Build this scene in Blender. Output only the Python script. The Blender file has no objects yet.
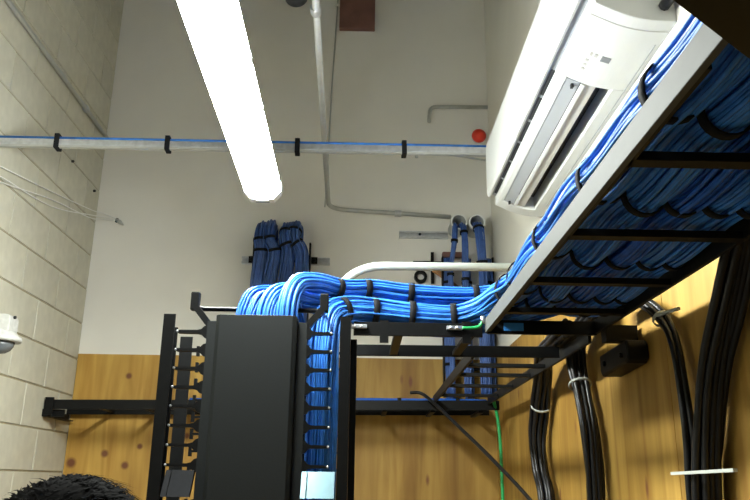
import bpy, math, random
from mathutils import Vector, Matrix
random.seed(7)
PI = math.pi
scn = bpy.context.scene
col = scn.collection

# ------------------------------------------------------------------ camera, world, exposure
cam_d = bpy.data.cameras.new('camera'); cam = bpy.data.objects.new('camera', cam_d); col.objects.link(cam)
cam_d.sensor_width = 36.0; cam_d.lens = 36.077; cam_d.clip_start = 0.02
cam.matrix_world = Matrix(((0.9997441, -0.0172564, -0.0146255, 0.0),
                           (-0.0190659, -0.2948853, -0.9553424, 0.0),
                           (0.0121729, 0.9553768, -0.2951389, 1.75),
                           (0, 0, 0, 1)))
scn.camera = cam
world = bpy.data.worlds.new('world'); scn.world = world; world.use_nodes = True
world.node_tree.nodes['Background'].inputs[0].default_value = (0.6, 0.65, 0.75, 1)
world.node_tree.nodes['Background'].inputs[1].default_value = 0.05
scn.view_settings.view_transform = 'Standard'; scn.view_settings.look = 'None'
scn.view_settings.gamma = 1.0; scn.view_settings.use_curve_mapping = False
scn.view_settings.exposure = 0.0
LAMP = 175.0            # brightness of the strip-light diffuser
LAMP_FILL = 12.0

# ------------------------------------------------------------------ room dimensions
XL, XR, YB, YF, ZC = -1.60, 0.765, 4.26, -2.2, 5.35

# ------------------------------------------------------------------ materials
def new_mat(name):
    m = bpy.data.materials.new(name); m.use_nodes = True
    return m, m.node_tree.nodes, m.node_tree.links, m.node_tree.nodes['Principled BSDF']

def mat(name, c, rough=.5, metal=0., var=.08, scale=30., bump=0., coat=0., spec=.5, rnd=0.):
    m, N, L, B = new_mat(name)
    tc = N.new('ShaderNodeTexCoord'); no = N.new('ShaderNodeTexNoise')
    no.inputs['Scale'].default_value = scale; no.inputs['Detail'].default_value = 4
    L.new(tc.outputs['Object'], no.inputs['Vector'])
    cr = N.new('ShaderNodeValToRGB')
    a = [max(0, v*(1-var)) for v in c]; b = [min(1, v*(1+var)) for v in c]
    cr.color_ramp.elements[0].color = (*a, 1); cr.color_ramp.elements[1].color = (*b, 1)
    cr.color_ramp.elements[0].position = .3; cr.color_ramp.elements[1].position = .7
    L.new(no.outputs['Fac'], cr.inputs['Fac'])
    out = cr.outputs['Color']
    if rnd:
        oi = N.new('ShaderNodeObjectInfo'); mr = N.new('ShaderNodeMapRange')
        mr.inputs['To Min'].default_value = 1-rnd; mr.inputs['To Max'].default_value = 1+rnd
        L.new(oi.outputs['Random'], mr.inputs['Value'])
        hs = N.new('ShaderNodeHueSaturation'); L.new(mr.outputs['Result'], hs.inputs['Value'])
        L.new(out, hs.inputs['Color']); out = hs.outputs['Color']
    L.new(out, B.inputs['Base Color'])
    B.inputs['Roughness'].default_value = rough; B.inputs['Metallic'].default_value = metal
    B.inputs['Specular IOR Level'].default_value = spec
    if coat: B.inputs['Coat Weight'].default_value = coat
    if bump:
        bp = N.new('ShaderNodeBump'); bp.inputs['Strength'].default_value = bump; bp.inputs['Distance'].default_value = .004
        L.new(no.outputs['Fac'], bp.inputs['Height']); L.new(bp.outputs['Normal'], B.inputs['Normal'])
    return m

def emit_mat(name, c, s):
    m, N, L, B = new_mat(name)
    B.inputs['Base Color'].default_value = (.9, .9, .9, 1)
    B.inputs['Emission Color'].default_value = (*c, 1); B.inputs['Emission Strength'].default_value = s
    B.inputs['Roughness'].default_value = .4
    return m

def plywood(name, across, knots=(), seed=0., tone=1.):
    """softwood plywood: vertical grain; knots at given object-space points or scattered"""
    m, N, L, B = new_mat(name)
    tc = N.new('ShaderNodeTexCoord')
    mp = N.new('ShaderNodeMapping'); mp.inputs['Location'].default_value = (seed, seed*1.7, seed*.6)
    mp.inputs['Scale'].default_value = (14, 14, 1.1)
    L.new(tc.outputs['Object'], mp.inputs['Vector'])
    n1 = N.new('ShaderNodeTexNoise'); n1.inputs['Scale'].default_value = 1.0; n1.inputs['Detail'].default_value = 6
    n1.inputs['Distortion'].default_value = 1.2
    L.new(mp.outputs['Vector'], n1.inputs['Vector'])
    cr = N.new('ShaderNodeValToRGB'); e = cr.color_ramp.elements
    e[0].position = .28; e[0].color = (.43*tone, .225*tone, .034*tone, 1)
    e[1].position = .72; e[1].color = (.68*tone, .43*tone, .095*tone, 1)
    L.new(n1.outputs['Fac'], cr.inputs['Fac'])
    # broad cathedral figure
    mp2 = N.new('ShaderNodeMapping'); mp2.inputs['Scale'].default_value = (3, 3, .8); mp2.inputs['Location'].default_value = (seed*2, 0, seed)
    L.new(tc.outputs['Object'], mp2.inputs['Vector'])
    n2 = N.new('ShaderNodeTexNoise'); n2.inputs['Scale'].default_value = 1.4; n2.inputs['Detail'].default_value = 3
    L.new(mp2.outputs['Vector'], n2.inputs['Vector'])
    mx = N.new('ShaderNodeMix'); mx.data_type = 'RGBA'; mx.blend_type = 'MULTIPLY'; mx.inputs['Factor'].default_value = 1
    cr2 = N.new('ShaderNodeValToRGB'); e2 = cr2.color_ramp.elements
    e2[0].position = .3; e2[0].color = (.60, .54, .42, 1); e2[1].position = .65; e2[1].color = (1, 1, 1, 1)
    L.new(n2.outputs['Fac'], cr2.inputs['Fac']); L.new(cr.outputs['Color'], mx.inputs[6]); L.new(cr2.outputs['Color'], mx.inputs[7])
    # knots
    mask = None
    if knots:
        for (kx, ky, kz, kr) in knots:
            d = N.new('ShaderNodeVectorMath'); d.operation = 'DISTANCE'; d.inputs[1].default_value = (kx, ky, kz)
            L.new(tc.outputs['Object'], d.inputs[0])
            mr = N.new('ShaderNodeMapRange'); mr.inputs['From Min'].default_value = kr; mr.inputs['From Max'].default_value = kr*.45
            L.new(d.outputs['Value'], mr.inputs['Value'])
            if mask is None: mask = mr.outputs['Result']
            else:
                mm = N.new('ShaderNodeMath'); mm.operation = 'MAXIMUM'
                L.new(mask, mm.inputs[0]); L.new(mr.outputs['Result'], mm.inputs[1]); mask = mm.outputs[0]
    else:
        mp3 = N.new('ShaderNodeMapping'); mp3.inputs['Scale'].default_value = (9, 9, 3.2); mp3.inputs['Location'].default_value = (seed, seed, seed*3)
        L.new(tc.outputs['Object'], mp3.inputs['Vector'])
        v = N.new('ShaderNodeTexVoronoi'); v.inputs['Scale'].default_value = 1.0
        L.new(mp3.outputs['Vector'], v.inputs['Vector'])
        mr = N.new('ShaderNodeMapRange'); mr.inputs['From Min'].default_value = .13; mr.inputs['From Max'].default_value = .05
        L.new(v.outputs['Distance'], mr.inputs['Value']); mask = mr.outputs['Result']
    mk = N.new('ShaderNodeMix'); mk.data_type = 'RGBA'
    L.new(mask, mk.inputs['Factor']); L.new(mx.outputs[2], mk.inputs[6]); mk.inputs[7].default_value = (.16, .055, .018, 1)
    L.new(mk.outputs[2], B.inputs['Base Color'])
    B.inputs['Roughness'].default_value = .62
    return m

M = {}
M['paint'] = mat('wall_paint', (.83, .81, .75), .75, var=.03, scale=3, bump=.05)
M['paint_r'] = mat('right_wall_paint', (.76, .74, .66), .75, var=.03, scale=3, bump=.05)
M['block'] = mat('painted_block', (.535, .515, .42), .7, var=.06, scale=18, bump=.35, rnd=.035)
M['mortar'] = mat('mortar', (.34, .30, .20), .9, var=.1, scale=40)
M['concrete'] = mat('floor_concrete', (.16, .155, .145), .6, var=.15, scale=4, bump=.1)
M['ceil'] = mat('ceiling_grey', (.26, .27, .28), .8, var=.05, scale=4)
M['black'] = mat('black_powder_coat', (.0055, .0058, .006), .45, var=.15, scale=60, bump=.03, spec=.14)
M['cover'] = mat('charcoal_cover', (.0085, .0108, .0112), .6, var=.10, scale=220, bump=.06, spec=.3)
M['grey_rail'] = mat('grey_rail_paint', (.074, .078, .074), .6, metal=.0, var=.06, scale=25, spec=.2)
M['galv'] = mat('galvanised_steel', (.58, .60, .62), .42, metal=.75, var=.12, scale=45)
M['emt'] = mat('conduit_steel', (.50, .51, .49), .45, metal=.55, var=.06, scale=20)
M['steel'] = mat('bright_steel', (.72, .74, .76), .28, metal=.9, var=.05, scale=30)
M['plate'] = mat('blue_grey_bent_plate', (.10, .16, .18), .33, metal=.85, var=.08, scale=30)
M['pipe'] = mat('light_grey_pipe', (.42, .46, .43), .45, var=.04, scale=20)
M['white'] = mat('white_plastic', (.80, .80, .77), .35, var=.02, scale=10)
M['ac'] = mat('air_conditioner_plastic', (.60, .61, .59), .38, var=.015, scale=8)
M['seam_grey'] = mat('display_grey', (.16, .17, .18), .4)
M['ac_grey'] = mat('air_conditioner_louver_grey', (.33, .345, .36), .4, var=.03, scale=8)
M['ac_beige'] = mat('air_conditioner_vane', (.42, .405, .37), .4, var=.03, scale=8)
M['dark'] = mat('dark_cavity', (.012, .013, .015), .7, var=.1, scale=20)
M['blue'] = mat('blue_cable_jacket', (.014, .11, .50), .42, var=.2, scale=35, spec=.3)
M['blue2'] = mat('blue_cable_jacket_lit', (.036, .195, .64), .42, var=.2, scale=30, spec=.35)  # same cable jacket, lamplight painted in as a paler blue
M['blue3'] = mat('blue_cable_jacket_shaded', (.040, .105, .34), .42, var=.2, scale=35)  # same cable jacket, shade on the back wall painted in as duller blue
M['bluelabel'] = mat('blue_label', (.03, .22, .62), .5, var=.05)
M['blackcable'] = mat('black_cable_jacket', (.007, .007, .008), .36, var=.1, scale=30, spec=.35)
M['velcro'] = mat('black_strap', (.008, .0085, .010), .8, var=.15, scale=90, spec=.15)
M['tie'] = mat('natural_zip_tie', (.42, .45, .42), .35, var=.05)
M['green'] = mat('green_ground_wire', (.02, .36, .10), .4, var=.1)
M['red'] = mat('red_plastic', (.75, .05, .025), .35, var=.05)
M['brown'] = mat('brown_board', (.20, .095, .075), .7, var=.15, scale=12)
M['tan'] = mat('tan_cable', (.42, .21, .08), .5, var=.1)
M['hair'] = mat('dark_hair', (.0016, .0012, .001), .85, var=.4, scale=60, spec=.02)
M['skin'] = mat('skin', (.52, .32, .23), .5, var=.06, scale=12)
M['shirt'] = mat('navy_shirt', (.05, .06, .09), .8, var=.1, scale=50)
M['trousers'] = mat('dark_trousers', (.04, .04, .045), .8, var=.1, scale=50)
M['eye'] = mat('eye', (.05, .035, .03), .2, var=.1)
M['lamp'] = emit_mat('lamp_diffuser', (.955, 1.0, .945), LAMP)
M['lamp_fill'] = emit_mat('lamp_diffuser_fill', (.955, 1.0, .945), LAMP_FILL)
M['housing'] = mat('lamp_housing', (.62, .63, .62), .5, var=.03)
M['cap'] = mat('lamp_end_cap', (.88, .88, .85), .4, var=.02)

# ------------------------------------------------------------------ helpers
class MB:
    def __init__(s): s.v = []; s.f = []; s.smooth = []
    def face(s, idx, sm=False): s.f.append(idx); s.smooth.append(sm)
    def hexa(s, P8):
        b = len(s.v); s.v += [Vector(p) for p in P8]
        for q in ((0,3,2,1),(4,5,6,7),(0,1,5,4),(1,2,6,5),(2,3,7,6),(3,0,4,7)): s.face([b+i for i in q])
        return s
    def box(s, x0, x1, y0, y1, z0, z1):
        return s.hexa([(x0,y0,z0),(x1,y0,z0),(x1,y1,z0),(x0,y1,z0),(x0,y0,z1),(x1,y0,z1),(x1,y1,z1),(x0,y1,z1)])
    def bar(s, a, b, w, h, up=(0,0,1)):
        a = Vector(a); b = Vector(b); t = (b-a).normalized(); side = t.cross(Vector(up)).normalized(); u = side.cross(t)
        P8 = []
        for p in (a, b):
            for (i, j) in ((-1,-1),(1,-1),(1,1),(-1,1)): P8.append(p + side*(i*w/2) + u*(j*h/2))
        # reorder as hexa: bottom ring a.., top ring b..
        return s.hexa(P8)
    def tube(s, pts, r, n=8, cap=True, radii=None):
        pts = [Vector(p) for p in pts]; fr = frames(pts); b = len(s.v)
        for k, (p, (t, u, w)) in enumerate(zip(pts, fr)):
            rr = radii[k] if radii else r
            for i in range(n):
                a = 2*PI*i/n; s.v.append(p + u*(math.cos(a)*rr) + w*(math.sin(a)*rr))
        for k in range(len(pts)-1):
            for i in range(n):
                j = (i+1) % n
                s.face([b+k*n+i, b+k*n+j, b+(k+1)*n+j, b+(k+1)*n+i], True)
        if cap:
            s.face([b+i for i in range(n)][::-1]); s.face([b+(len(pts)-1)*n+i for i in range(n)])
        return s
    def prism(s, poly, axis, a, b, sm=False):
        """poly in the two other axes (order: x<y<z without axis), extruded a..b"""
        def pt(p, t):
            return Vector((t, p[0], p[1])) if axis == 0 else Vector((p[0], t, p[1])) if axis == 1 else Vector((p[0], p[1], t))
        o = len(s.v); n = len(poly)
        s.v += [pt(p, a) for p in poly] + [pt(p, b) for p in poly]
        for i in range(n):
            j = (i+1) % n; s.face([o+i, o+j, o+n+j, o+n+i], sm)
        s.face([o+i for i in range(n)][::-1]); s.face([o+n+i for i in range(n)])
        return s
    def lathe(s, prof, c, axis=(0,0,1), n=24):
        """prof: (radius, height) list along axis from c"""
        c = Vector(c); ax = Vector(axis).normalized(); u = ax.orthogonal().normalized(); w = ax.cross(u); b = len(s.v)
        for (r, h) in prof:
            for i in range(n):
                a = 2*PI*i/n; s.v.append(c + ax*h + u*(math.cos(a)*r) + w*(math.sin(a)*r))
        for k in range(len(prof)-1):
            for i in range(n):
                j = (i+1) % n; s.face([b+k*n+i, b+k*n+j, b+(k+1)*n+j, b+(k+1)*n+i], True)
        s.face([b+i for i in range(n)][::-1]); s.face([b+(len(prof)-1)*n+i for i in range(n)])
        return s
    def mesh(s, name, m, origin):
        me = bpy.data.meshes.new(name)
        me.from_pydata([v-origin for v in s.v], [], s.f); me.materials.append(m)
        me.polygons.foreach_set('use_smooth', s.smooth); me.update()
        return me
    def build(s, name, m, parent=None, bevel=0., loc=None):
        if parent is not None: org = wloc(parent)
        elif loc is not None: org = Vector(loc)
        else:
            xs = [v.x for v in s.v]; ys = [v.y for v in s.v]; zs = [v.z for v in s.v]
            org = Vector(((min(xs)+max(xs))/2, (min(ys)+max(ys))/2, min(zs)))
        o = bpy.data.objects.new(name, s.mesh(name, m, org)); col.objects.link(o)
        if parent is not None: o.parent = parent
        else: o.location = org
        if bevel:
            md = o.modifiers.new('bevel', 'BEVEL'); md.width = bevel; md.segments = 2; md.limit_method = 'ANGLE'
        return o

def wloc(o):
    v = Vector(o.location)
    while o.parent: o = o.parent; v += Vector(o.location)
    return v

def frames(pts):
    n = len(pts); out = []; prev = None
    for k in range(n):
        t = (pts[min(k+1, n-1)] - pts[max(k-1, 0)]).normalized()
        if prev is None: u = t.orthogonal().normalized()
        else:
            u = prev - t*prev.dot(t)
            u = u.normalized() if u.length > 1e-6 else t.orthogonal().normalized()
        prev = u; out.append((t, u, t.cross(u)))
    return out

def spline(pts, n=8):
    P = [Vector(p) for p in pts]; P = [P[0]*2-P[1]] + P + [P[-1]*2-P[-2]]; out = []
    for i in range(1, len(P)-2):
        a, b, c, d = P[i-1:i+3]
        for k in range(n):
            t = k/n
            out.append(.5*((2*b)+(c-a)*t+(2*a-5*b+4*c-d)*t*t+(3*b-a-3*c+d)*t**3))
    out.append(P[-2]); return out

def thing(name, label, cat, loc, group=None):
    o = bpy.data.objects.new(name, None); col.objects.link(o); o.location = loc
    o.empty_display_size = .05
    return tag(o, label, cat, group)

def tag(o, label, cat, group=None, kind=None):
    o['label'] = label; o['category'] = cat
    if group: o['group'] = group
    if kind: o['kind'] = kind
    return o

def child(name, me, parent, loc):
    o = bpy.data.objects.new(name, me); col.objects.link(o); o.parent = parent; o.location = loc
    return o

def round_rect(x0, x1, z0, z1, r, n=4):
    out = []
    for (cx, cz, a0) in ((x1-r, z0+r, -PI/2), (x1-r, z1-r, 0), (x0+r, z1-r, PI/2), (x0+r, z0+r, PI)):
        for k in range(n+1):
            a = a0 + PI/2*k/n; out.append((cx+r*math.cos(a), cz+r*math.sin(a)))
    return out

def bundle(name, label, path, R, rs, m, straps=(), strap_m='velcro', group=None, sub=8, twist=.8, seed=1, cat='cable bundle', flat=1., strap_w=.02, wob=.25, kn=6):
    """a bundle of many thin cables following one path; straps: positions 0..1 along it"""
    rng = random.Random(seed)
    pts = spline(path, sub); fr = frames(pts); n = max(5, int(.78*(R/rs)**2))
    base = min(pts, key=lambda p: p.z)
    root = thing(name, label, cat, base, group)
    mb = MB(); ga = PI*(3-5**.5)
    for i in range(n):
        r0 = (R-rs)*math.sqrt((i+.5)/n); a0 = i*ga
        ph = [rng.uniform(0, 6.28) for _ in range(3)]; sp = rng.uniform(.6, 1.5)
        q = []
        for k, (p, (t, u, w)) in enumerate(zip(pts, fr)):
            s = k/(len(pts)-1)
            a = a0 + twist*s + wob*math.sin(s*9*sp+ph[0]); r = r0*(1+.16*math.sin(s*11*sp+ph[1]))
            q.append(p + u*(math.cos(a)*r) + w*(math.sin(a)*r*flat))
        mb.tube(q, rs*rng.uniform(.92, 1.08), kn, cap=True)
    c = mb.build('cable_strands', M[m], root); c['kind'] = 'stuff'
    for s in straps:
        k = min(len(pts)-2, max(1, int(s*(len(pts)-1)))); p = pts[k]; t, u, w = fr[k]
        sb = MB(); ring(sb, p, t, u, w, R*1.0, R*1.0*flat, strap_w, .0028)
        sb.build('strap', M[strap_m], root)
    return root

def ring(mb, p, t, u, w, ra, rb, width, th, n=20):
    b = len(mb.v); prof = ((0, -width/2), (th, -width/2), (th, width/2), (0, width/2))
    for i in range(n):
        a = 2*PI*i/n
        for (dr, h) in prof: mb.v.append(p + u*(math.cos(a)*(ra+dr)) + w*(math.sin(a)*(rb+dr)) + t*h)
    for i in range(n):
        j = (i+1) % n
        for k in range(4):
            l = (k+1) % 4; mb.face([b+i*4+k, b+i*4+l, b+j*4+l, b+j*4+k], k == 1)

# ------------------------------------------------------------------ room shell
def struct(o, label, cat): return tag(o, label, cat, kind='structure')
struct(MB().box(XL-.2, XR+.2, YF-.2, YB+.2, -.2, 0).build('floor', M['concrete']), 'grey concrete floor of the narrow equipment room', 'floor')
struct(MB().box(XL-.2, XR+.2, YF-.2, YB+.2, ZC, ZC+.2).build('ceiling', M['ceil']), 'dark grey ceiling high above the equipment', 'ceiling')
wb = struct(MB().box(XL-.2, XR+.2, YB, YB+.2, 0, ZC).build('wall_back', M['paint'], loc=(0, YB, 0)), 'off-white painted wall behind the rack, plywood along its lower part', 'wall')
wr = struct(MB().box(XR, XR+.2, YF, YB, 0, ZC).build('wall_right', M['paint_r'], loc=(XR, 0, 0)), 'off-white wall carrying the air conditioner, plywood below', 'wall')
wl = struct(MB().box(XL-.2, XL-.006, YF, YB, 0, ZC).build('wall_left', M['mortar'], loc=(XL, 0, 0)), 'cream painted concrete block wall', 'wall')
struct(MB().box(XL-.2, XR+.2, YF-.2, YF, 0, ZC).build('wall_front', M['paint'], loc=(0, YF, 0)), 'off-white wall behind the viewer', 'wall')

# concrete blocks of the left wall
BH, BL, J = .2032, .4064, .0035
def block_mesh(l, h, nm):
    mb = MB(); c = .0022
    mb.hexa([(-.0065, J, J), (-.0065, l-J, J), (-.0065, l-J, h-J), (-.0065, J, h-J),
             (0, J+c, J+c), (0, l-J-c, J+c), (0, l-J-c, h-J-c), (0, J+c, h-J-c)])
    return mb.mesh(nm, M['block'], Vector((0, 0, 0)))
full, half = block_mesh(BL, BH, 'concrete_block'), block_mesh(BL/2, BH, 'concrete_block_half')
z0 = 2.39 - 11*BH
for r in range(25):
    z = z0 + r*BH
    if z + BH > ZC: break
    y = YB
    if r % 2: child('concrete_block', half, wl, (0, y-BL/2, z)); y -= BL/2
    for k in range(8):
        y -= BL; child('concrete_block', full, wl, (0, y, z))

# plywood sheets
PT = .018
kn = [(-1.30, -PT, 2.30, .022), (-1.20, -PT, 1.92, .020), (-1.385, -PT, 1.88, .026), (-1.56, -PT, 1.83, .034), (-1.27, -PT, 1.82, .026), (-.95, -PT, 1.98, .02), (-.8, -PT, 2.25, .02)]
M['ply_a'] = plywood('plywood_left_sheet', 0, kn, 3.1)
M['ply_b'] = plywood('plywood_shaded_sheet', 0, (), 7.7, .70)  # same plywood, shade on this sheet painted in by a lower tone
M['ply_c'] = plywood('plywood_side_sheet', 1, (), 11.3, .78)
M['ply_d'] = plywood('plywood_side_sheet_two', 1, (), 17.9, .74)
for (x0, x1, m) in ((XL+.004, -.381, 'ply_a'), (-.378, XR-PT, 'ply_b')):
    MB().box(x0, x1, YB-PT, YB, .01, 2.42).build('plywood_sheet', M[m], wb)
for i, (y0, y1) in enumerate(((3.043, YB-PT), (1.823, 3.040), (.603, 1.820), (-.617, .600), (-1.837, -.620))):
    MB().box(XR-PT, XR, y0, y1, .01, 2.42).build('plywood_sheet', M['ply_c' if i % 2 else 'ply_d'], wr)

# ------------------------------------------------------------------ strip lights
def strip_light(label, x, y0, y1, z, m, hang, yaw=0.):
    t = thing('strip_light', label, 'light fixture', (x, (y0+y1)/2, z), 'ceiling strip lights')
    w = .066
    prof = [(x-.036, z), (x+.036, z), (x+w, z+.028), (x+w, z+.056), (x-w, z+.056), (x-w, z+.028)]
    MB().prism(prof, 1, y0+.025, y1-.047).build('diffuser', M[m], t)
    MB().prism([(x-w-.001, z+.0565), (x+w+.001, z+.0565), (x+w-.03, z+.092), (x-w+.03, z+.092)], 1, y0+.02, y1-.02).build('housing', M['housing'], t)
    for (a, b) in ((y0, y0+.024), (y1-.046, y1)):
        g = .005
        pc = [(x-.038-g, z-g), (x+.038+g, z-g), (x+w+g, z+.027), (x+w+g, z+.07), (x+w-.012, z+.09), (x-w+.012, z+.09), (x-w-g, z+.07), (x-w-g, z+.027)]
        e = MB().prism(pc, 1, a, b).build('end_cap', M['cap'], t, bevel=.003)
        for k in range(2):
            MB().box(x-.026, x+.026, a+.007+k*(b-a)*.5, a+.013+k*(b-a)*.5, z-.0075, z-.0048).build('rib', M['ac_grey'], e)
    for k in range(5):
        yc = y0+.12+k*(y1-y0-.24)/4
        for s in (-1, 1):
            MB().box(x+s*(w+.001)-.003, x+s*(w+.001)+.003, yc-.012, yc+.012, z+.038, z+.062).build('clip', M['steel'], t)
    t.rotation_euler.z = yaw
    for yc in hang:
        MB().tube([(x, yc, z+.092), (x, yc, ZC)], .003, 6).build('hanger_wire', M['emt'], t)
strip_light('glowing fluorescent strip light hanging over the rack, far end angular', -.378, 1.36, 2.69, 2.765, 'lamp', (1.45, 1.78), math.radians(.8))
strip_light('added fill strip light overhead, nearer the viewer and out of view', -.372, -.06, 1.16, 2.765, 'lamp_fill', (.1, 1.0))  # unseen fixture, added to fill the room with light

# ------------------------------------------------------------------ cable runways (ladder trays)
TZ = 2.15
def rail(t, a, b, m='black', w=.0095, h=.038, name='side_rail'):
    return MB().bar(a, b, w, h).build(name, M[m], t, bevel=.001)
def rung(t, a, b): return MB().bar(a, b, .025, .013).build('rung', M['black'], t, bevel=.001)

t = thing('ladder_tray', 'overhead ladder tray with light grey left rail, filled with blue cables', 'cable tray', (.487, 1.3, TZ))
zc = TZ + .019
rail(t, (.336, .56, zc), (.345, 2.06, zc), 'grey_rail')
rail(t, (.640, .30, zc), (.648, 2.06, zc))
rail(t, (.3435, .66, TZ+.010), (.3515, 2.05, TZ+.010), w=.006, h=.020, name='rail_dark_strip')  # thin black strip along the inner foot of the grey rail
for y in (.58, .895, 1.205, 1.515, 1.80): rung(t, (.342, y, TZ+.0065), (.642, y, TZ+.0065))
MB().hexa([(.235, .30, 2.118), (.66, .30, 2.118), (.66, .845, 2.118), (.235, .501, 2.118),
           (.235, .30, 2.148), (.66, .30, 2.148), (.66, .845, 2.148), (.235, .501, 2.148)]).build('end_bracket', M['black'], t)
e = MB().box(.345, .648, 2.043, 2.055, TZ-.004, TZ+.034).build('end_plate', M['black'], t)
MB().box(.39, .445, 2.0405, 2.0425, TZ+.004, TZ+.026).build('label_plate', M['bluelabel'], e)

t = thing('cross_runway', 'black ladder runway bridging from the rack to the grey-railed tray', 'cable tray', (.25, 2.2, TZ-.04))
rail(t, (-.025, 2.066, TZ+.008), (.334, 2.066, TZ+.008), h=.038)
rail(t, (-.025, 2.40, TZ+.004), (.63, 2.385, TZ+.004), h=.036)
for x in (.10, .30): rung(t, (x, 2.071, TZ-.004), (x, 2.39, TZ-.004))
for x in (-.01, .255):
    l = MB().box(x-.022, x+.022, 2.049, 2.0605, TZ+.006, TZ+.018).build('grounding_lug', M['steel'], t, bevel=.002)
    for k in (-.012, .006): MB().lathe([(.004, 0), (.004, .004), (.001, .005)], (x+k, 2.049, TZ+.012), (0, -1, 0), 8).build('screw', M['white'], l)
for x in (.06, .29): MB().box(x-.012, x+.012, 2.0605, 2.073, TZ-.030, TZ+.032).build('rail_clip', M['black'], t)
tag(MB().tube(spline([(.277, 2.052, TZ+.012), (.30, 2.05, TZ+.012), (.322, 2.05, TZ+.016), (.333, 2.05, TZ+.030)], 6), .0045, 8).build('ground_wire', M['green']),
    'short green grounding wire from steel lug to the grey tray rail', 'wire')
MB_w = MB().tube([(.3345, 2.05, TZ+.026), (.3345, 2.05, TZ+.046)], .007, 8)
tag(MB_w.build('lug_nut', M['steel']), 'silver lug at the far end of the grey tray rail', 'lug')

t = thing('side_runway', 'black ladder runway leading along the plywood side wall to the back', 'cable tray', (.5, 3.1, TZ-.04))
rail(t, (.356, 2.41, TZ+.002), (.368, 3.86, TZ+.002))
rail(t, (.642, 2.09, TZ+.002), (.645, 3.86, TZ+.002))
for y in (2.62, 2.86, 3.20, 3.56): rung(t, (.362, y, TZ-.006), (.642, y, TZ-.006))

t = thing('back_runway', 'long black ladder runway along the back wall over plywood', 'cable tray', (-.45, 4.05, 2.08))
rail(t, (XL+.002, 3.885, 2.105), (.70, 3.865, 2.130), h=.048)
rail(t, (XL+.002, 4.19, 2.105), (.70, 4.18, 2.130), h=.048)
for k in range(9):
    x = -1.35+k*.245; rung(t, (x, 3.888, 2.10), (x, 4.186, 2.10))
MB().box(XL+.001, XL+.032, 3.87, 4.22, 2.045, 2.051).build('wall_angle', M['black'], t)
MB().box(XL+.001, XL+.007, 3.87, 4.22, 2.051, 2.081).build('wall_angle', M['black'], t)
MB().box(XL+.008, XL+.05, 3.868, 3.879, 2.052, 2.14).build('end_clip', M['black'], t)
MB().box(XL+.033, XL+.10, 3.9, 3.912, 2.046, 2.082).build('splice', M['black'], t)

# black bracket where the trays meet by the side wall
t = thing('wall_bracket', 'black bolted steel bracket under the tray corner beside plywood', 'bracket', (.70, 2.06, 2.03))
MB().prism([(1.93, 2.065), (1.95, 2.055), (2.15, 2.045), (2.165, 2.06), (2.165, 2.108), (1.94, 2.116), (1.93, 2.10)], 0, .688, .746).build('bracket_body', M['black'], t, bevel=.006)
MB().box(.649, .735, 1.97, 2.01, 2.117, 2.16).build('bracket_tab', M['black'], t)
for (y) in (1.975, 2.12):
    MB().lathe([(.008, 0), (.008, .005), (.005, .007)], (.688, y, 2.08), (-1, 0, 0), 8).build('bolt', M['black'], t)

# ------------------------------------------------------------------ equipment rack / vertical cable manager
t = thing('cable_manager_rack', 'tall black cable manager rack with charcoal cover and finger rows', 'rack', (-.265, 1.98, 0))
RT = 2.146
cp = [(-.367, 1.872), (-.367, 1.858), (-.357, 1.848), (-.175, 1.848), (-.165, 1.858), (-.165, 1.872)]
MB().prism(cp, 2, .12, RT).build('cover_panel', M['cover'], t, bevel=.001)
for (a, b) in ((-.369, -.3615), (-.1705, -.163)):
    MB().box(a, b, 1.8725, 1.885, .12, RT-.003).build('cover_edge', M['black'], t)
for (a, b) in ((-.392, -.370), (-.162, -.140)):
    MB().box(a, b, 1.874, 1.894, .12, RT-.012).build('finger_rail', M['cover'], t)
    MB().box(a, b, 2.150, 2.170, .12, RT-.012).build('finger_rail', M['black'], t)
MB().box(-.392, -.140, 2.171, 2.178, .12, RT-.03).build('spine_plate', M['black'], t)
# posts: C channels, front and rear
def post(x0, x1, y0, open_right):
    mb = MB(); th = .005
    mb.box(x0, x1, y0, y0+th, 0, RT)
    if open_right: mb.box(x0, x0+th, y0+th, y0+.075, 0, RT); mb.box(x0+th, x0+.02, y0+.07, y0+.075, 0, RT-.02)
    else: mb.box(x1-th, x1, y0+th, y0+.075, 0, RT); mb.box(x1-.02, x1-th, y0+.07, y0+.075, 0, RT-.02)
    return mb
post(-.497, -.468, 1.852, True).build('post', M['black'], t)
post(-.527, -.492, 2.165, True).build('post', M['black'], t)
post(-.056, -.030, 1.852, False).build('post', M['black'], t)
post(-.046, -.016, 2.165, False).build('post', M['black'], t)
for (x0, x1) in ((-.497, -.47), (-.05, -.03)):
    MB().box(x0, x1, 1.93, 2.16, .02, .06).build('base_foot', M['black'], t)
    MB().box(x0, x1, 1.93, 2.16, 1.30, 1.33).build('post_spacer', M['black'], t)
MB().box(-.527, -.016, 1.80, 2.25, 0, .02).build('base_plate', M['black'], t)
MB().box(-.49, -.04, 2.18, 2.19, .9, 1.0).build('cross_bar', M['black'], t)
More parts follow.
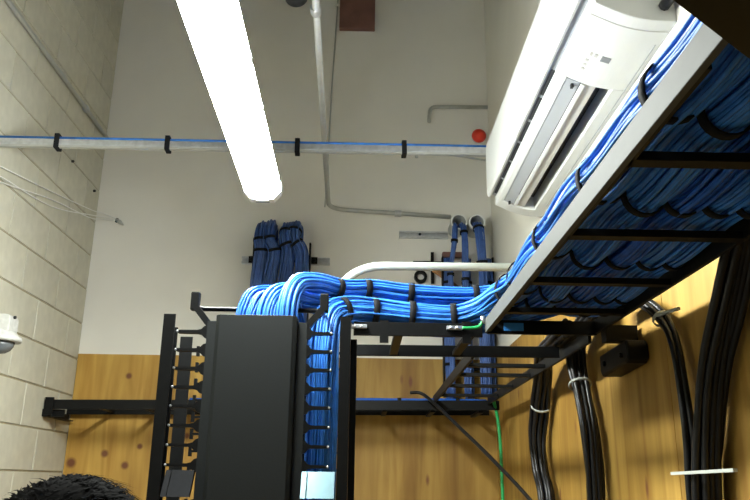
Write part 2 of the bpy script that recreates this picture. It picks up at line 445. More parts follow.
# fingers: tapered root, thin bar, tip
def finger_poly(s):
    q = [(0, .017), (0, -.017), (.009, -.014), (.016, -.0065), (.026, -.004), (.074, -.0035), (.078, 0), (.074, .0035), (.026, .004), (.016, .0065), (.009, .014)]
    return [(s*x, z) for (x, z) in (q if s > 0 else q[::-1])]
O0 = Vector((0, 0, 0)); base = wloc(t)
fl = MB().prism(finger_poly(-1), 1, 0, .018).mesh('finger', M['black'], O0)
fr_ = MB().prism([(x*.86, z) for (x, z) in finger_poly(1)], 1, 0, .018).mesh('finger', M['black'], O0)
def tee(s):
    q = [(0, .012), (0, -.012), (.012, -.004), (.075, -.003), (.075, -.014), (.083, -.014), (.083, .014), (.075, .014), (.075, .003), (.012, .004)]
    return [(s*x, z) for (x, z) in (q if s > 0 else q[::-1])]
tl = MB().prism(tee(-1), 1, 0, .012).mesh('rear_finger', M['black'], O0)
tr = MB().prism(tee(1), 1, 0, .012).mesh('rear_finger', M['black'], O0)
bolt = MB().lathe([(.0032, 0), (.0032, .003), (.0015, .004)], (0, 0, 0), (0, -1, 0), 8).mesh('screw', M['steel'], O0)
PITCH = .0462
for k in range(42):
    z = 2.107 - k*PITCH
    if 7.5 < k < 8.5: continue
    child('finger', fl, t, Vector((-.390, 1.875, z))-base); child('finger', fr_, t, Vector((-.142, 1.875, z))-base)
    child('rear_finger', tl, t, Vector((-.392, 2.152, z-.004))-base); child('rear_finger', tr, t, Vector((-.140, 2.152, z-.004))-base)
    child('screw', bolt, t, Vector((-.4655, 1.8745, z))-base); child('screw', bolt, t, Vector((-.0785, 1.8745, z))-base)
# pass-through plates between the fingers
def plate(x0, x1, m):
    mb = MB(); za, zb = 1.712, 1.772
    mb.hexa([(x0, 1.832, za), (x1, 1.832, za), (x1, 1.836, za), (x0, 1.836, za), (x0, 1.869, zb), (x1, 1.869, zb), (x1, 1.873, zb), (x0, 1.873, zb)])
    for (a, b) in ((x0, x0+.012), (x1-.012, x1)):
        mb.hexa([(a, 1.822, za), (b, 1.822, za), (b, 1.832, za), (a, 1.832, za), (a, 1.859, zb), (b, 1.859, zb), (b, 1.869, zb), (a, 1.869, zb)])
    return mb.build('pass_through_plate', M[m], t)
plate(-.458, -.392, 'velcro')
pl = plate(-.138, -.060, 'plate'); pl['label'] = 'shiny bent steel plate'
# flared arms at the top with end tabs and the cross rod
for s, x in ((-1, -.380), (1, -.152)):
    a = MB().bar((x, 1.90, 2.115), (x+s*.052, 1.90, 2.178), .016, .022, up=(0, 1, 0)).build('flare_arm', M['black'], t)
    MB().box(x+s*.052-.011, x+s*.052+.011, 1.890, 1.912, 2.166, 2.214).build('tab', M['black'], a, bevel=.003)
MB().tube([(-.436, 1.905, 2.178), (-.430, 1.985, 2.189), (-.105, 1.985, 2.189), (-.099, 1.905, 2.178)], .0062, 8).build('cross_rod', M['black'], t)

# ------------------------------------------------------------------ blue cable bundles
CR = .0036
def straps_n(n, a=.08, b=.95): return [a+(b-a)*k/(n-1) for k in range(n)]
# tray bundles lying on the rungs, turning left onto the cross runway and over the rack
tz = TZ + .014
spec = [  # x in tray, R, height above rung, runway y, runway z, end
    (.386, .040, .060, 2.125, .056, 'a'), (.453, .032, .032, 2.20, .054, 'b'), (.514, .030, .030, 2.30, .062, 'c'),
    (.569, .027, .026, 2.15, .130, 'd'), (.616, .023, .023, 2.25, .138, 'e')]
lab = {'a': 'blue cable bundle riding along the grey tray rail, dropping down the rack side',
       'b': 'blue cable bundle second from the grey rail, pouring over the rack top',
       'c': 'blue cable bundle in the middle of the tray, curving over the rack top',
       'd': 'blue cable bundle fourth from the grey rail, arching on top of the runway pile',
       'e': 'blue cable bundle nearest the dark right rail, rearmost on top of the runway pile'}
for i, (x, R, h, ry, rz, k) in enumerate(spec):
    zt = tz + h
    p = [(x-.006, .25, zt+.004)]
    for j, y in enumerate((.58, .74, .895, 1.05, 1.205, 1.36, 1.515, 1.66)):
        p.append((x-.004+.004*math.sin(y*3+i), y, zt + (-.006 if j % 2 else .002)))
    p += [(x+.0, 1.80, zt+.002), (x-.01, 1.94, zt+.01)]
    dx = x-.36
    p += [(.33+dx*.55, ry-.045+.02*i*.2, TZ+.03+rz*.8), (.26+dx*.2, ry, TZ+rz), (.14, ry, TZ+rz+.004), (.03, ry-.01, TZ+rz+.012)]
    if k == 'a': p += [(-.05, 2.075, TZ+.060), (-.093, 2.03, TZ+.03), (-.102, 2.0, TZ-.06), (-.10, 1.99, 1.95), (-.10, 1.985, 1.7), (-.10, 1.985, 1.2), (-.10, 1.985, .3)]
    if k == 'b': p += [(-.07, 2.13, TZ+.085), (-.16, 2.06, TZ+.088), (-.225, 1.985, TZ+.085), (-.252, 1.938, TZ+.03), (-.25, 1.932, 2.08), (-.25, 1.94, 1.7), (-.25, 1.95, .9), (-.25, 1.95, .3)]
    if k == 'c': p += [(-.07, 2.22, TZ+.095), (-.18, 2.11, TZ+.092), (-.275, 1.995, TZ+.080), (-.302, 1.945, TZ+.03), (-.307, 1.935, 2.08), (-.31, 1.945, 1.7), (-.31, 1.95, .9), (-.31, 1.95, .3)]
    if k == 'd': p += [(-.06, 2.10, TZ+.130), (-.13, 2.03, TZ+.128), (-.18, 1.975, TZ+.108), (-.197, 1.930, TZ+.04), (-.195, 1.927, 2.08), (-.195, 1.94, 1.7), (-.195, 1.95, .9), (-.195, 1.95, .3)]
    if k == 'e': p += [(-.06, 2.20, TZ+.14), (-.14, 2.10, TZ+.12), (-.19, 2.04, TZ+.07), (-.17, 2.03, TZ-.02), (-.12, 2.06, 2.0), (-.11, 2.06, 1.6), (-.11, 2.06, .9), (-.11, 2.06, .3)]
    n = len(p)-1
    st = [1.35/n, 2.6/n, 4.5/n, 6.5/n, 8.4/n, 9.6/n, 12.0/n, 13.1/n, 14.2/n, 15.3/n]
    bundle('cable_bundle', lab[k], p, R, CR, 'blue2' if i != 2 else 'blue', st, group='blue cable bundles of the tray', seed=i+3, twist=1.4, sub=5, strap_w=.018, kn=5)

# back wall, left pair of humps (four bundles) on a vertical ladder
t = thing('vertical_ladder', 'narrow vertical black ladder with four blue bundles on the back wall', 'cable ladder', (-.47, 4.2, 2.2))
for x in (-.635, -.312): MB().box(x-.005, x+.005, 4.150, 4.19, 2.20, 3.07).build('side_rail', M['black'], t)
for k in range(4): MB().box(-.630, -.317, 4.178, 4.190, 2.30+k*.22, 2.325+k*.22).build('rung', M['black'], t)
def wall_strut(label, x0, x1, z, h=.041):
    t = thing('strut_channel', label, 'strut', ((x0+x1)/2, YB-.01, z))
    mb = MB(); mb.box(x0, x1, YB-.004, YB-.0005, z-h/2, z+h/2)
    mb.box(x0, x1, YB-.024, YB-.004, z+h/2-.003, z+h/2); mb.box(x0, x1, YB-.024, YB-.004, z-h/2, z-h/2+.003)
    mb.box(x0, x1, YB-.026, YB-.024, z+h/2-.011, z+h/2); mb.box(x0, x1, YB-.026, YB-.024, z-h/2, z-h/2+.011)
    mb.build('channel', M['galv'], t)
    return t
s = wall_strut('short galvanised strut behind the left pair of blue bundles', -.715, -.20, 2.985)
for x in (-.655, -.29):
    b = MB().box(x-.018, x+.018, YB-.036, YB-.027, 2.965, 3.005).build('clamp', M['black'], s)
    MB().lathe([(.011, 0), (.011, .008), (.004, .012)], (x, YB-.036, 2.985), (0, -1, 0), 10).build('nut', M['black'], b)
hump = [(-.602, -.590, -.585), (-.535, -.545, -.508), (-.447, -.448, -.432), (-.352, -.40, -.357)]
hl = ['leftmost blue bundle on the back wall ladder, hooping out of the wall', 'second blue bundle from the left on the back wall ladder',
      'third blue bundle from the left on the back wall ladder', 'rightmost of four blue bundles on the back wall ladder beside strut']
for i, (xb, xt, xm) in enumerate(hump):
    zt = 3.165 + .008*(i % 2)
    p = [(xt+.002, YB+.03, zt-.085), (xt, 4.225, zt-.03), (xt, 4.175, zt+.002), (xt, 4.125, zt-.035), (xt-.002, 4.105, zt-.10), (xm, 4.112, 2.99), (xb, 4.125, 2.8), (xb, 4.125, 2.5), (xb+.01, 4.115, 2.22)]
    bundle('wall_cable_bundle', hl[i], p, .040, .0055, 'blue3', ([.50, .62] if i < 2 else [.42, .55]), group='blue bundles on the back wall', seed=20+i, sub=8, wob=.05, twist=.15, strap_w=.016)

# back wall, right: two pipe sleeves with bundles
for i, x in enumerate((.547, .652)):
    sl = thing('pipe_sleeve', ['open steel pipe sleeve in the back wall, left of two', 'open steel pipe sleeve in the back wall, right of two beside the corner'][i], 'pipe sleeve', (x, 4.2, 3.197), 'pipe sleeves in the back wall')
    mb = MB(); R0, R1 = .047, .040; b = 0; n = 24
    prof = [(R0, YB+.03), (R0, 4.125), (R0+.004, 4.125), (R0+.004, 4.105), (R1, 4.105), (R1, YB+.03)]
    for (r, y) in prof:
        for k in range(n): a = 2*PI*k/n; mb.v.append(Vector((x+r*math.cos(a), y, 3.197+r*math.sin(a))))
    for q in range(len(prof)-1):
        for k in range(n):
            j = (k+1) % n; mb.face([q*n+k, q*n+j, (q+1)*n+j, (q+1)*n+k], True)
    mb.build('sleeve_pipe', M['emt'], sl)
    mb2 = MB(); ring(mb2, Vector((x, 4.103, 3.197)), Vector((0, 1, 0)), Vector((1, 0, 0)), Vector((0, 0, 1)), R1, R1, .014, .008, 24)
    mb2.build('bushing', M['white'], sl)
s = wall_strut('galvanised strut on the back wall left of the pipe sleeves', .208, .50, 3.16)
MB().lathe([(.008, 0), (.008, .006), (.003, .008)], (.33, YB-.026, 3.16), (0, -1, 0), 10).build('bolt', M['dark'], s)
t = thing('drop_ladder', 'vertical black ladder under the pipe sleeves by the corner', 'cable ladder', (.62, 4.2, 2.2))
for x in (.455, .745): MB().box(x-.005, x+.005, 4.15, 4.19, 2.2, 3.0).build('side_rail', M['black'], t)
for z in (2.35, 2.65, 2.93): MB().box(.46, .74, 4.178, 4.19, z, z+.025).build('rung', M['black'], t)
rl = [('slim blue bundle dropping from the left pipe sleeve, left of two', .528, .512, .492, .018, [.42, .6]), ('slim blue bundle dropping from the left pipe sleeve, right of two', .566, .572, .575, .021, [.36, .62]),
      ('thick blue bundle dropping from the right pipe sleeve', .652, .660, .672, .030, [.32, .55])]
for i, (l, xa, xb, xc, RR, st) in enumerate(rl):
    p = [(xa, YB+.03, 3.183), (xa, 4.15, 3.183), (xa*.6+xb*.4, 4.085, 3.16), (xb, 4.066, 3.05), (xc, 4.08, 2.90), (xc, 4.085, 2.7), (xc, 4.085, 2.45), (xc, 4.085, 2.2)]
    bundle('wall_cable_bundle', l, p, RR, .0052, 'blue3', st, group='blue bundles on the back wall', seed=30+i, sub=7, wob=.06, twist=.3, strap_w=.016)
rl2 = ['blue bundle on the corner ladder, far left column', 'blue bundle on the corner ladder, centre column', 'blue bundle on the corner ladder, far right column']
for i, x in enumerate((.475+.01, .592, .715)):
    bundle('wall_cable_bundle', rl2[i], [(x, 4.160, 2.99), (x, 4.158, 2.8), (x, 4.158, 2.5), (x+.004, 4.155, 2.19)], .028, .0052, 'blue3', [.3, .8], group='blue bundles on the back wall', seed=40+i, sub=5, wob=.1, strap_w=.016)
# bundle lying along the back runway
bundle('runway_cable_bundle', 'blue bundle lying lengthwise in the runway along the back wall',
       [(-.9, 4.02, 2.135), (-.6, 4.03, 2.137), (-.2, 4.02, 2.142), (.2, 4.03, 2.146), (.45, 4.02, 2.15), (.66, 4.03, 2.152)], .030, .005, 'blue', [.3, .6, .85], seed=51, sub=4)

# small hardware left of the corner ladder
t = thing('wall_hanger', 'small black hanger with ring on the back wall left of the corner bundles', 'hanger', (.38, 4.22, 2.86))
MB().box(.29, .46, YB-.016, YB-.004, 2.985, 2.998).build('cross_bar', M['black'], t)
MB().box(.394, .412, YB-.03, YB-.016, 2.86, 3.05).build('upright', M['black'], t)
mb = MB(); ring(mb, Vector((.333, YB-.02, 2.90)), Vector((0, 1, 0)), Vector((1, 0, 0)), Vector((0, 0, 1)), .022, .022, .03, .016)
mb.build('ring', M['black'], t)
for i, o in enumerate((0, .026)):
    tag(MB().tube(spline([(.405+o, 4.225, 2.935), (.45+o, 4.215, 2.90), (.50+o, 4.205, 2.85), (.56+o, 4.205, 2.80)], 5), .0085, 8).build('tan_cable', M['tan']),
        ['tan cable slanting to the corner bundles, lower one', 'tan cable slanting to the corner bundles, upper one'][i], 'cable', 'tan cables')
tag(MB().prism(round_rect(.455, .60, 3.005, 3.035, .008), 1, 4.17, 4.2).build('strap_bar', M['brown']), 'reddish brown bar behind the bundles below the pipe sleeves', 'bar')
t = thing('conduit_stub', 'white pipe stub above the back runway, right of the rack', 'pipe', (-.066, 4.2, 2.15))
MB().tube([(-.060, 4.2, 2.155), (-.062, 4.2, 2.385)], .022, 12).build('stub', M['white'], t)
MB().lathe([(.027, 0), (.027, .03)], (-.060, 4.2, 2.155), (0, 0, 1), 12).build('coupling', M['white'], t)

# ------------------------------------------------------------------ conduits and pipes
def conduit(name, label, pts, r, m='emt', clips=(), cat='conduit', clip_n=(0, 1, 0)):
    t = thing(name, label, cat, min((Vector(p) for p in pts), key=lambda p: p.z))
    MB().tube(pts, r, 10).build('tube', M[m], t)
    for (p, ax) in clips:
        MB().lathe([(r*1.35, -.02), (r*1.45, -.018), (r*1.45, .018), (r*1.35, .02)], p, ax, 10).build('coupling', M['galv'], t)
    return t
def bend(a, c, b, r, n=6):
    """a -> corner c -> b with a rounded corner"""
    a, c, b = Vector(a), Vector(c), Vector(b); d1 = (a-c).normalized(); d2 = (b-c).normalized()
    p1, p2 = c+d1*r, c+d2*r; out = [a]
    for k in range(n+1):
        s = k/n; out.append(p1*(1-s)**2 + c*2*s*(1-s) + p2*s*s)
    return out + [b]
conduit('conduit', 'steel conduit coming along the ceiling void, bending right across the back wall',
        bend((-.165, 1.2, 3.36), (-.216, YB-.03, 3.31), (.515, YB-.03, 3.272), .11), .0135, 'emt', [((-.186, 2.30, 3.347), (0, 1, 0)), ((.2, YB-.03, 3.288), (1, 0, 0))])
conduit('conduit', 'grey conduit running along the upper block wall', [(XL+.016, .6, 3.755), (XL+.016, 2.9, 3.752), (XL+.016, 4.22, 3.742)], .0125, 'emt', [((XL+.016, 3.85, 3.745), (0, 1, 0))])
conduit('conduit', 'short bent conduit stub high on the back wall beside the air conditioner',
        bend((.388, YB-.07, 3.88), (.398, YB-.035, 4.0), (XR-.004, YB-.02, 4.012), .045), .0125, 'emt', [])
tag(MB().tube([(-.200, YB-.006, 4.80), (-.222, YB-.006, 4.1), (-.236, YB-.006, 3.45), (-.24, YB-.006, 3.33)], .0042, 6).build('hanging_wire', M['emt']), 'thin grey wire down the back wall beside the conduit', 'wire')
tag(MB().box(-.215, -.185, YB-.02, YB, 4.735, 4.752).build('wire_clip', M['white']), 'small white clip at the top of the thin wall wire', 'clip')
conduit('white_pipe', 'light grey pipe bending down behind the blue cables over the runway',
        bend((XR-.001, 2.62, 2.505), (-.03, 2.60, 2.492), (-.115, 2.60, 2.37), .10)[:-1] + [Vector((-.098, 2.60, 2.385)), Vector((-.115, 2.60, 2.34)), Vector((-.118, 2.6, 2.2)), Vector((-.118, 2.6, 0))], .0155, 'pipe', [], 'pipe')
# strut across the room with cable on top
t = thing('strut_channel', 'long galvanised strut spanning the room with black straps', 'strut', (-.4, 3.08, 3.13))
A, B_ = Vector((XL+.001, 3.035, 3.150)), Vector((XR-.001, 3.115, 3.186))
dv = (B_-A).normalized()
MB().bar(A, B_, .041, .030).build('channel', M['galv'], t, bevel=.002)
MB().bar(A+Vector((0, -.010, -.019)), B_+Vector((0, -.010, -.019)), .020, .008).build('lower_lip', M['emt'], t)
for x in (-1.352, -.875, -.305, .172, .6):
    p = A + dv*((x-A.x)/dv.x)
    MB().bar(p-dv*.011+Vector((0, 0, .006)), p+dv*.011+Vector((0, 0, .006)), .052, .068).build('strap', M['velcro'], t, bevel=.003)
cb = MB()
for k in range(3): cb.tube([A+Vector((.0, -.013+.012*k, .0215)), B_+Vector((0, -.013+.012*k, .0215))], .0062, 6)
o = cb.build('strut_cables', M['blue2']); tag(o, 'thin blue cables laid along the top of the long strut', 'cable bundle', kind='stuff')
t = thing('alarm_beacon', 'small round red beacon on the back wall above the strut', 'beacon', (.705, 4.2, 3.82))
MB().lathe([(.045, 0), (.045, .012), (.040, .02), (.034, .032), (.02, .045), (.004, .05)], (.702, YB-.012, 3.815), (0, -1, 0), 18).build('dome', M['red'], t)
MB().lathe([(.048, 0), (.048, .0115)], (.702, YB, 3.815), (0, -1, 0), 18).build('base', M['white'], t)
tag(MB().prism(round_rect(-.185, .045, 4.555, 5.1, .006), 1, YB-.04, YB-.0005).build('wood_block', M['brown']), 'brown board high on the back wall at the top edge', 'board')
t = thing('junction_box', 'dark round junction box high on the back wall left of the conduit', 'junction box', (-.48, 4.2, 4.74))
MB().lathe([(.075, 0), (.075, .05), (.06, .07), (.03, .08)], (-.475, YB-.001, 4.80), (0, -1, 0), 16).build('box', mat('dark_box', (.10, .11, .13), .6), t)
MB().tube([(-.40, YB-.02, 4.80), (-.27, YB-.02, 4.83)], .012, 8).build('nipple', M['emt'], t)
MB().tube([(-.55, YB-.02, 4.80), (-.63, YB-.02, 4.82)], .012, 8).build('nipple', M['emt'], t)
t = thing('wall_hook', 'small pointed hook on the back wall near the block corner', 'hook', (-1.47, 4.23, 3.2))
MB().lathe([(.014, 0), (.014, .008), (.006, .012)], (-1.475, YB, 3.222), (0, -1, 0), 10).build('hook_base', M['dark'], t)
MB().tube([(-1.475, YB-.014, 3.222), (-1.45, YB-.03, 3.205), (-1.425, YB-.03, 3.185)], .010, 8, radii=[.007, .013, .004]).build('hook_tip', M['emt'], t)
t = thing('wall_hook', 'tiny hook on the back wall below the long strut', 'hook', (.312, 4.23, 3.66))
MB().tube([(.312, YB, 3.69), (.312, YB-.03, 3.68), (.312, YB-.03, 3.655)], .010, 8).build('hook_base', M['emt'], t)
tag(MB().tube(spline([(.50, YB-.01, 3.69), (.62, YB-.012, 3.672), (XR-.004, YB-.02, 3.645)], 5), .006, 6).build('thin_cable', M['emt']), 'thin dark cable on the back wall just below the strut end', 'cable')
wires = [([(XL+.012, 2.6, 2.97), (XL+.012, 3.03, 3.04), (XL+.012, 3.6, 3.14), (XL+.012, 4.15, 3.245), (-1.56, 4.235, 3.26), (-1.475, 4.24, 3.228)], 'thin white wire on the block wall, uppermost of three'),
         ([(XL+.010, 2.6, 2.93), (XL+.010, 3.04, 3.00), (XL+.010, 3.6, 3.065), (XL+.012, 4.15, 3.215), (-1.56, 4.235, 3.235), (-1.478, 4.24, 3.22)], 'thin white wire on the block wall, middle of three'),
         ([(XL+.012, 2.6, 2.90), (XL+.012, 3.05, 2.975), (XL+.012, 3.6, 3.10), (XL+.010, 4.12, 3.19), (-1.56, 4.232, 3.22), (-1.48, 4.24, 3.214)], 'thin white wire on the block wall, lowest of three')]
for p, l in wires: tag(MB().tube(spline(p, 5), .0032, 6).build('white_wire', M['white']), l, 'wire', 'white wires on the block wall')
for (y, z, l) in ((3.80, 3.40, 'tiny dark anchor in the block wall below the strut'), (4.16, 3.37, 'tiny dark anchor in the block wall near the corner')):
    tag(MB().lathe([(.008, 0), (.008, .010), (.004, .014)], (XL, y, z), (1, 0, 0), 8).build('wall_anchor', M['dark']), l, 'anchor')

# ------------------------------------------------------------------ air conditioner
Y0, Y1 = 1.595, 3.03
t = thing('air_conditioner', 'white wall-mounted air conditioner with long outlet louver', 'air conditioner', (.65, 2.3, 2.85))
def low(s, d=0.): return (.566+.194*s, 2.898-.050*s-.016*math.sin(PI*s)+d)
top = [(XR-.001, 3.20), (.60, 3.20), (.565, 3.19), (.547, 3.165)]
lowc = [low(k/14) for k in range(15)]
lip = [(.545, 2.945), (.5635, 2.936), (.5635, 2.905)]
fullp = top + lip + lowc + [(XR-.001, 2.846)]
MB().prism(fullp, 1, Y0, 1.94).build('body', M['ac'], t, bevel=.004)
rec = top + lip + [low(0), low(.04), low(.09), (low(.10)[0], 2.935), (low(.76)[0], 2.915), low(.77), low(.88), low(1), (XR-.001, 2.846)]
MB().prism(rec, 1, 1.94, 2.955).build('body_middle', M['ac'], t)
MB().prism(fullp, 1, 2.955, Y1).build('body', M['ac'], t, bevel=.010)
MB().prism([(low(.10)[0]+.001, 2.9335), (low(.76)[0]-.001, 2.9135), (low(.76)[0]-.001, 2.908), (low(.10)[0]+.001, 2.928)], 1, 1.942, 2.953).build('outlet_cavity', M['dark'], t)
def vane(s0, s1, d, m, nm):
    a, b = low(s0), low(s1)
    return MB().prism([(a[0], a[1]+d), (b[0], b[1]+d), (b[0], b[1]+d+.006), (a[0], a[1]+d+.006)], 1, 1.946, 2.95).build(nm, M[m], t, bevel=.0015)
vane(.10, .30, .002, 'ac_grey', 'louver'); vane(.31, .37, -.001, 'ac', 'louver_edge'); vane(.375, .535, .006, 'ac_beige', 'vane')
for y in (1.965, 2.935): MB().box(low(.2)[0]-.004, low(.2)[0]+.004, y-.006, y+.006, 2.868, 2.880).build('louver_pin', M['dark'], t)
# front panel, grey recessed gap with dark intake slots beneath
fp = [(.5445, 2.935), (.5445, 3.185), (.540, 3.19), (.533, 3.18), (.529, 3.16), (.528, 2.95), (.531, 2.937), (.536, 2.932)]
MB().prism(fp, 1, Y0+.004, Y1-.004).build('front_panel', M['ac'], t)
MB().prism([(.546, 2.9435), (.563, 2.9355), (.563, 2.933), (.546, 2.941)], 1, Y0+.02, Y1-.02).build('gap_strip', M['ac_grey'], t)
for k in range(6):
    a = 1.98+k*.17; MB().prism([(.552, 2.939), (.562, 2.934), (.562, 2.931), (.552, 2.936)], 1, a, a+.15).build('intake_slot', M['dark'], t)
MB().box(low(.95)[0]-.0015, low(.95)[0]+.0015, 1.70, 2.9, low(.95)[1]-.0012, low(.95)[1]+.001).build('seam', M['ac_grey'], t)
# printed display marks on the near lower face
def mark(s0, s1, y0, y1, m='ac_grey'):
    a, b = low(s0), low(s1); e = .0012
    MB().hexa([(a[0], y0, a[1]-e), (b[0], y0, b[1]-e), (b[0], y1, b[1]-e), (a[0], y1, a[1]-e), (a[0], y0, a[1]+e), (b[0], y0, b[1]+e), (b[0], y1, b[1]+e), (a[0], y1, a[1]+e)]).build('display_mark', M[m], t)
for k in range(14):
    mark(k/14, (k+1)/14, 1.640, 1.643, 'ac_beige')
mark(.38, .50, 1.785, 1.81, 'seam_grey')
for k in range(3): mark(.20, .245, 1.82+k*.022, 1.830+k*.022, 'ac_beige')
mark(.28, .32, 1.785, 1.80, 'ac_beige'); mark(.22, .25, 1.785, 1.80, 'ac_beige')
mb = MB().tube(spline([(.735, 1.593, 2.89), (.74, 1.50, 2.885), (.735, 1.40, 2.87), (.745, 1.30, 2.70), (.742, 1.28, 2.3)], 6), .014, 8)
tag(mb.build('drain_hose', M['blackcable']), 'black hose leaving the near end of the air conditioner', 'hose')

# ------------------------------------------------------------------ security camera
M['cam_white'] = mat('camera_white', (.52, .52, .50), .4, var=.12, scale=50)
t = thing('dome_camera', 'white dome security camera on the block wall at the left edge', 'security camera', (-1.515, 3.15, 2.25))
cx, cy = -1.515, 3.15
MB().box(XL, XL+.03, cy-.05, cy+.05, 2.31, 2.43).build('wall_plate', M['cam_white'], t, bevel=.006)
MB().prism(round_rect(XL+.03, cx+.045, 2.325, 2.405, .02), 1, cy-.042, cy+.042).build('arm_housing', M['cam_white'], t, bevel=.004)
MB().lathe([(.03, .045), (.060, .03), (.066, .018), (.080, .012), (.083, 0), (.078, -.008)][::-1], (cx, cy, 2.30), (0, 0, 1), 28).build('brim', M['cam_white'], t)
MB().lathe([(.004, -.050), (.025, -.046), (.042, -.035), (.053, -.018), (.056, 0)], (cx, cy, 2.292), (0, 0, 1), 24).build('dome', mat('smoked_dome', (.12, .13, .14), .15), t)
MB().lathe([(.007, 0), (.007, .008)], (cx+.045, cy-.01, 2.395), (1, 0, 0), 8).build('screw', M['dark'], t)

# ------------------------------------------------------------------ black cable drops on the plywood side wall
drops = [
 ('black cable bundle dropping from the side runway, rear of two, tied in white', [(.618, 2.22, 2.20), (.63, 2.42, 2.20), (.655, 2.68, 2.198), (.685, 2.83, 2.14), (.695, 2.95, 2.04), (.695, 3.02, 1.93), (.695, 3.0, 1.80), (.695, 2.93, 1.69), (.69, 2.90, 1.4), (.69, 2.9, .8), (.69, 2.9, .05)], .036, .0085, [.415], 'tie'),
 ('black cable bundle dropping from the side runway, front of two, tied in white', [(.665, 2.10, 2.235), (.685, 2.28, 2.23), (.695, 2.42, 2.195), (.70, 2.45, 2.13), (.70, 2.41, 2.04), (.70, 2.36, 1.92), (.70, 2.345, 1.80), (.70, 2.345, 1.69), (.695, 2.35, 1.4), (.69, 2.36, .8), (.69, 2.36, .05)], .034, .0085, [.39], 'tie'),
 ('thick black cable bundle hanging nearest along the plywood wall', [(.705, 1.20, 2.40), (.705, 1.27, 2.30), (.70, 1.325, 2.21), (.70, 1.39, 2.12), (.70, 1.49, 1.99), (.70, 1.545, 1.877), (.70, 1.585, 1.72), (.70, 1.60, 1.4), (.70, 1.60, .8), (.70, 1.60, .05)], .030, .0085, [], 'tie'),
 ('slim black cable bundle curving to join the thick one on plywood', [(.675, 2.02, 2.222), (.682, 1.90, 2.218), (.70, 1.80, 2.175), (.712, 1.735, 2.12), (.712, 1.69, 2.05), (.71, 1.665, 1.928), (.708, 1.655, 1.82), (.705, 1.66, 1.7), (.705, 1.67, 1.2), (.705, 1.67, .05)], .019, .0075, [.33], 'tie'),
 ('black cable bundle behind the thick one, against the plywood wall', [(.72, 1.16, 2.40), (.724, 1.28, 2.25), (.724, 1.39, 2.10), (.724, 1.49, 1.98), (.724, 1.56, 1.85), (.724, 1.605, 1.72), (.724, 1.62, 1.3), (.724, 1.62, .05)], .020, .008, [], 'tie')]
for i, (l, p, R, rs, st, sm) in enumerate(drops):
    bundle('black_cable_bundle', l, p, R, rs, 'blackcable', st, sm, 'black cable drops', seed=60+i, sub=6, wob=.12, twist=.6, strap_w=.008, kn=8)
def tie_tail(a, b, l): tag(MB().bar(a, b, .008, .006).build('zip_tie', M['tie']), l, 'zip tie', 'long zip ties')
tie_tail((.662, 1.65, 1.775), (.662, 1.37, 1.778), 'long pale zip tie across the thick black cables on the plywood')
tie_tail((.685, 1.70, 2.128), (.692, 1.60, 2.122), 'pale zip tie tail on the slim black bundle')
tag(MB().tube(spline([(.66, 3.80, 2.16), (.672, 3.85, 2.14), (.69, 3.88, 2.08), (.70, 3.88, 1.96), (.703, 3.88, 1.72), (.70, 3.88, .9), (.70, 3.88, .02)], 5), .0085, 8).build('ground_wire', M['green']), 'long green grounding wire hanging from the back runway corner', 'wire')
tag(MB().tube(spline([(.245, 3.835, 2.185), (.318, 3.82, 2.170), (.45, 3.65, 2.02), (.58, 3.46, 1.86), (.70, 3.24, 1.688), (.73, 3.15, 1.60), (.735, 3.12, 1.2), (.735, 3.12, .02)], 6), .0085, 8).build('slanting_cable', M['blackcable']), 'single black cable slanting down from the back runway to the side wall', 'cable')

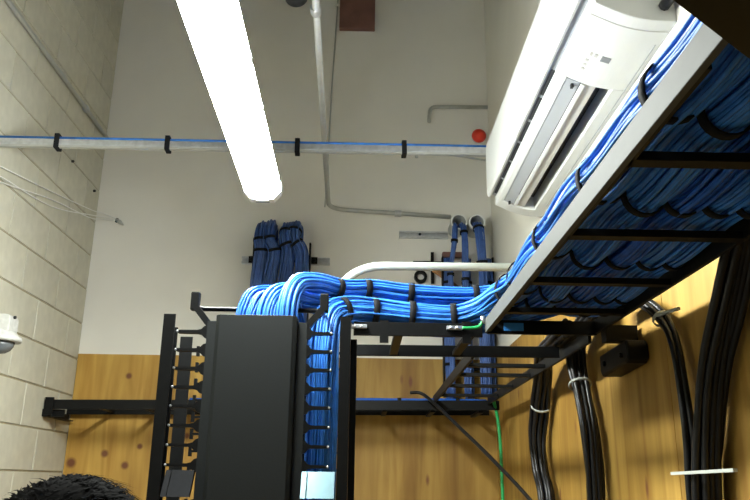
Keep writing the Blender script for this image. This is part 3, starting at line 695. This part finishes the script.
# ------------------------------------------------------------------ person (head shows at the lower edge)
def person():
    px, py = -.222, .60
    root = thing('person', 'person with short dark hair seen from behind, facing the rack', 'person', (px, py, 0))
    def skin(name, V, E, R, m, lv=2, rootv=0):
        me = bpy.data.meshes.new(name); me.from_pydata([Vector(v) for v in V], E, []); me.materials.append(m)
        o = bpy.data.objects.new(name, me); col.objects.link(o); o.parent = root
        md = o.modifiers.new('skin', 'SKIN')
        for i, r in enumerate(R):
            me.skin_vertices[0].data[i].radius = (r if isinstance(r, tuple) else (r, r)); me.skin_vertices[0].data[i].use_root = (i == rootv)
        md.use_smooth_shade = True
        s = o.modifiers.new('subsurf', 'SUBSURF'); s.levels = lv; s.render_levels = lv
        return o
    V = [(0, 0, .93), (0, .0, 1.08), (0, .005, 1.25), (0, .0, 1.40), (0, .005, 1.475), (0, .015, 1.545)]
    R = [(.155, .115), (.145, .105), (.165, .115), (.13, .09), (.058, .058), (.054, .054)]
    E = [(i, i+1) for i in range(5)]
    for s in (-1, 1):
        b = len(V)
        V += [(s*.175, 0, 1.415), (s*.215, -.02, 1.13), (s*.20, .10, .93), (s*.195, .135, .87)]; R += [.058, .044, .034, .028]
        E += [(3, b), (b, b+1), (b+1, b+2), (b+2, b+3)]
        h = len(V); V.append((s*.19, .165, .82)); R.append((.040, .022)); E.append((b+3, h))
        for k in range(4):
            f = len(V); x = s*(.19+(k-1.5)*.019)
            L = (.075, .088, .082, .064)[k]
            V += [(x, .178, .785), (x, .180+.004, .785-L*.45), (x, .170, .785-L)]; R += [.010, .009, .008]; E += [(h, f), (f, f+1), (f+1, f+2)]
        f = len(V); V += [(s*.155, .185, .81), (s*.145, .195, .775)]; R += [.011, .009]; E += [(b+3, f), (f, f+1)]
        g = len(V); V += [(s*.095, 0, .86), (s*.105, .01, .50), (s*.105, -.01, .10), (s*.105, .03, .04), (s*.11, .15, .035)]; R += [.088, .06, .045, .042, .035]
        E += [(0, g), (g, g+1), (g+1, g+2), (g+2, g+3), (g+3, g+4)]
    skin('body', V, E, R, M['skin'], 1)
    # clothing shells
    Vs = [V[i] for i in range(5)]; Rs = [tuple(c+.012 for c in R[i]) for i in range(4)] + [.066]; Es = [(0, 1), (1, 2), (2, 3), (3, 4)]
    for s in (-1, 1):
        b = len(Vs); Vs += [(s*.175, 0, 1.415), (s*.213, -.018, 1.15)]; Rs += [.070, .058]; Es += [(3, b), (b, b+1)]
    skin('shirt', Vs, Es, Rs, M['shirt'])
    Vt = [(0, 0, 1.0), (0, 0, .93)]; Rt = [(.165, .125), (.168, .13)]; Et = [(0, 1)]
    for s in (-1, 1):
        b = len(Vt); Vt += [(s*.095, 0, .85), (s*.105, .01, .50), (s*.105, -.01, .085)]; Rt += [.10, .075, .06]; Et += [(1, b), (b, b+1), (b+1, b+2)]
    skin('trousers', Vt, Et, Rt, M['trousers'])
    # head: shaped surface, facing +Y
    def head_pt(a, e, k=1.):
        x = math.cos(e)*math.cos(a); y = math.cos(e)*math.sin(a); z = math.sin(e)
        rx, ry, rz = .076, .097, .118
        if z < 0: rx *= 1-.25*(-z); ry *= 1-.10*(-z)
        p = Vector((x*rx, y*ry, z*rz))
        if y > .5 and abs(x) < .35:
            p.y += .022*math.exp(-((z+.22)/.16)**2)*math.exp(-(x/.13)**2)       # nose
            p.y += .006*math.exp(-((z+.50)/.08)**2)*math.exp(-(x/.25)**2)       # mouth
        if y > .4: p.y -= .008*math.exp(-((z-.03)/.12)**2)*math.exp(-((abs(x)-.38)/.16)**2)  # eye sockets
        return p*k
    C0 = Vector((px, py+.02, 1.628))
    def shell(test, k, jitter=0.):
        mb = MB(); n, q = 56, 40; idx = {}
        for i in range(n):
            for j in range(q+1):
                a = 2*PI*i/n; e = -PI/2+PI*j/q
                kk = k+(random.uniform(-jitter, jitter) if jitter else 0)
                idx[i, j] = len(mb.v); mb.v.append(C0+head_pt(a, e, kk))
        for i in range(n):
            for j in range(q):
                a = 2*PI*(i+.5)/n; e = -PI/2+PI*(j+.5)/q
                if test(a, e): mb.face([idx[i, j], idx[(i+1) % n, j], idx[(i+1) % n, j+1], idx[i, j+1]], True)
        return mb
    hd = shell(lambda a, e: True, 1.).build('head', M['skin'], root)
    for s in (-1, 1):
        MB().lathe([(.004, -.010), (.010, -.006), (.012, 0), (.010, .006), (.004, .010)], C0+Vector((s*.030, .080, .006)), (0, 1, 0), 12).build('eye', M['eye'], hd)
        MB().lathe([(.010, -.006), (.026, 0), (.024, .008), (.008, .006)], C0+Vector((s*.074, -.008, -.01)), (s, -.4, 0), 14).build('ear', M['skin'], hd)
    MB().lathe([(.003, -.022), (.005, 0), (.003, .022)], C0+Vector((0, .083, -.062)), (1, 0, 0), 8).build('mouth', mat('lips', (.42, .19, .16), .5), hd)
    hair = lambda a, e: (e > .62) or (math.sin(a) < .15 and e > -.45) or (math.sin(a) < .45 and e > .1)
    h = shell(hair, 1.05).build('hair', M['hair'], root)
    # short strands following the scalp give the hair its ragged edge
    st = MB(); rng = random.Random(4)
    for _ in range(5200):
        a = rng.uniform(0, 2*PI); e = math.asin(rng.uniform(-.4, 1))
        if not hair(a, e): continue
        p = C0+head_pt(a, e, 1.035); nrm = (p-C0).normalized()
        tdir = Vector((rng.uniform(-.5, .5), rng.uniform(.2, 1.), rng.uniform(-.5, .2))); tdir = (tdir-nrm*tdir.dot(nrm)).normalized()
        L = rng.uniform(.014, .032); side = tdir.cross(nrm)*.0011
        q = p+tdir*L*.5+nrm*.003; r = p+tdir*L+nrm*rng.uniform(-.001, .003)
        b = len(st.v); st.v += [p-side, p+side, q+side*.8, q-side*.8, r]
        st.face([b, b+1, b+2, b+3]); st.face([b+3, b+2, b+4])
    hs = st.build('hair_strands', M['hair'], root); hs['kind'] = 'stuff'
person()
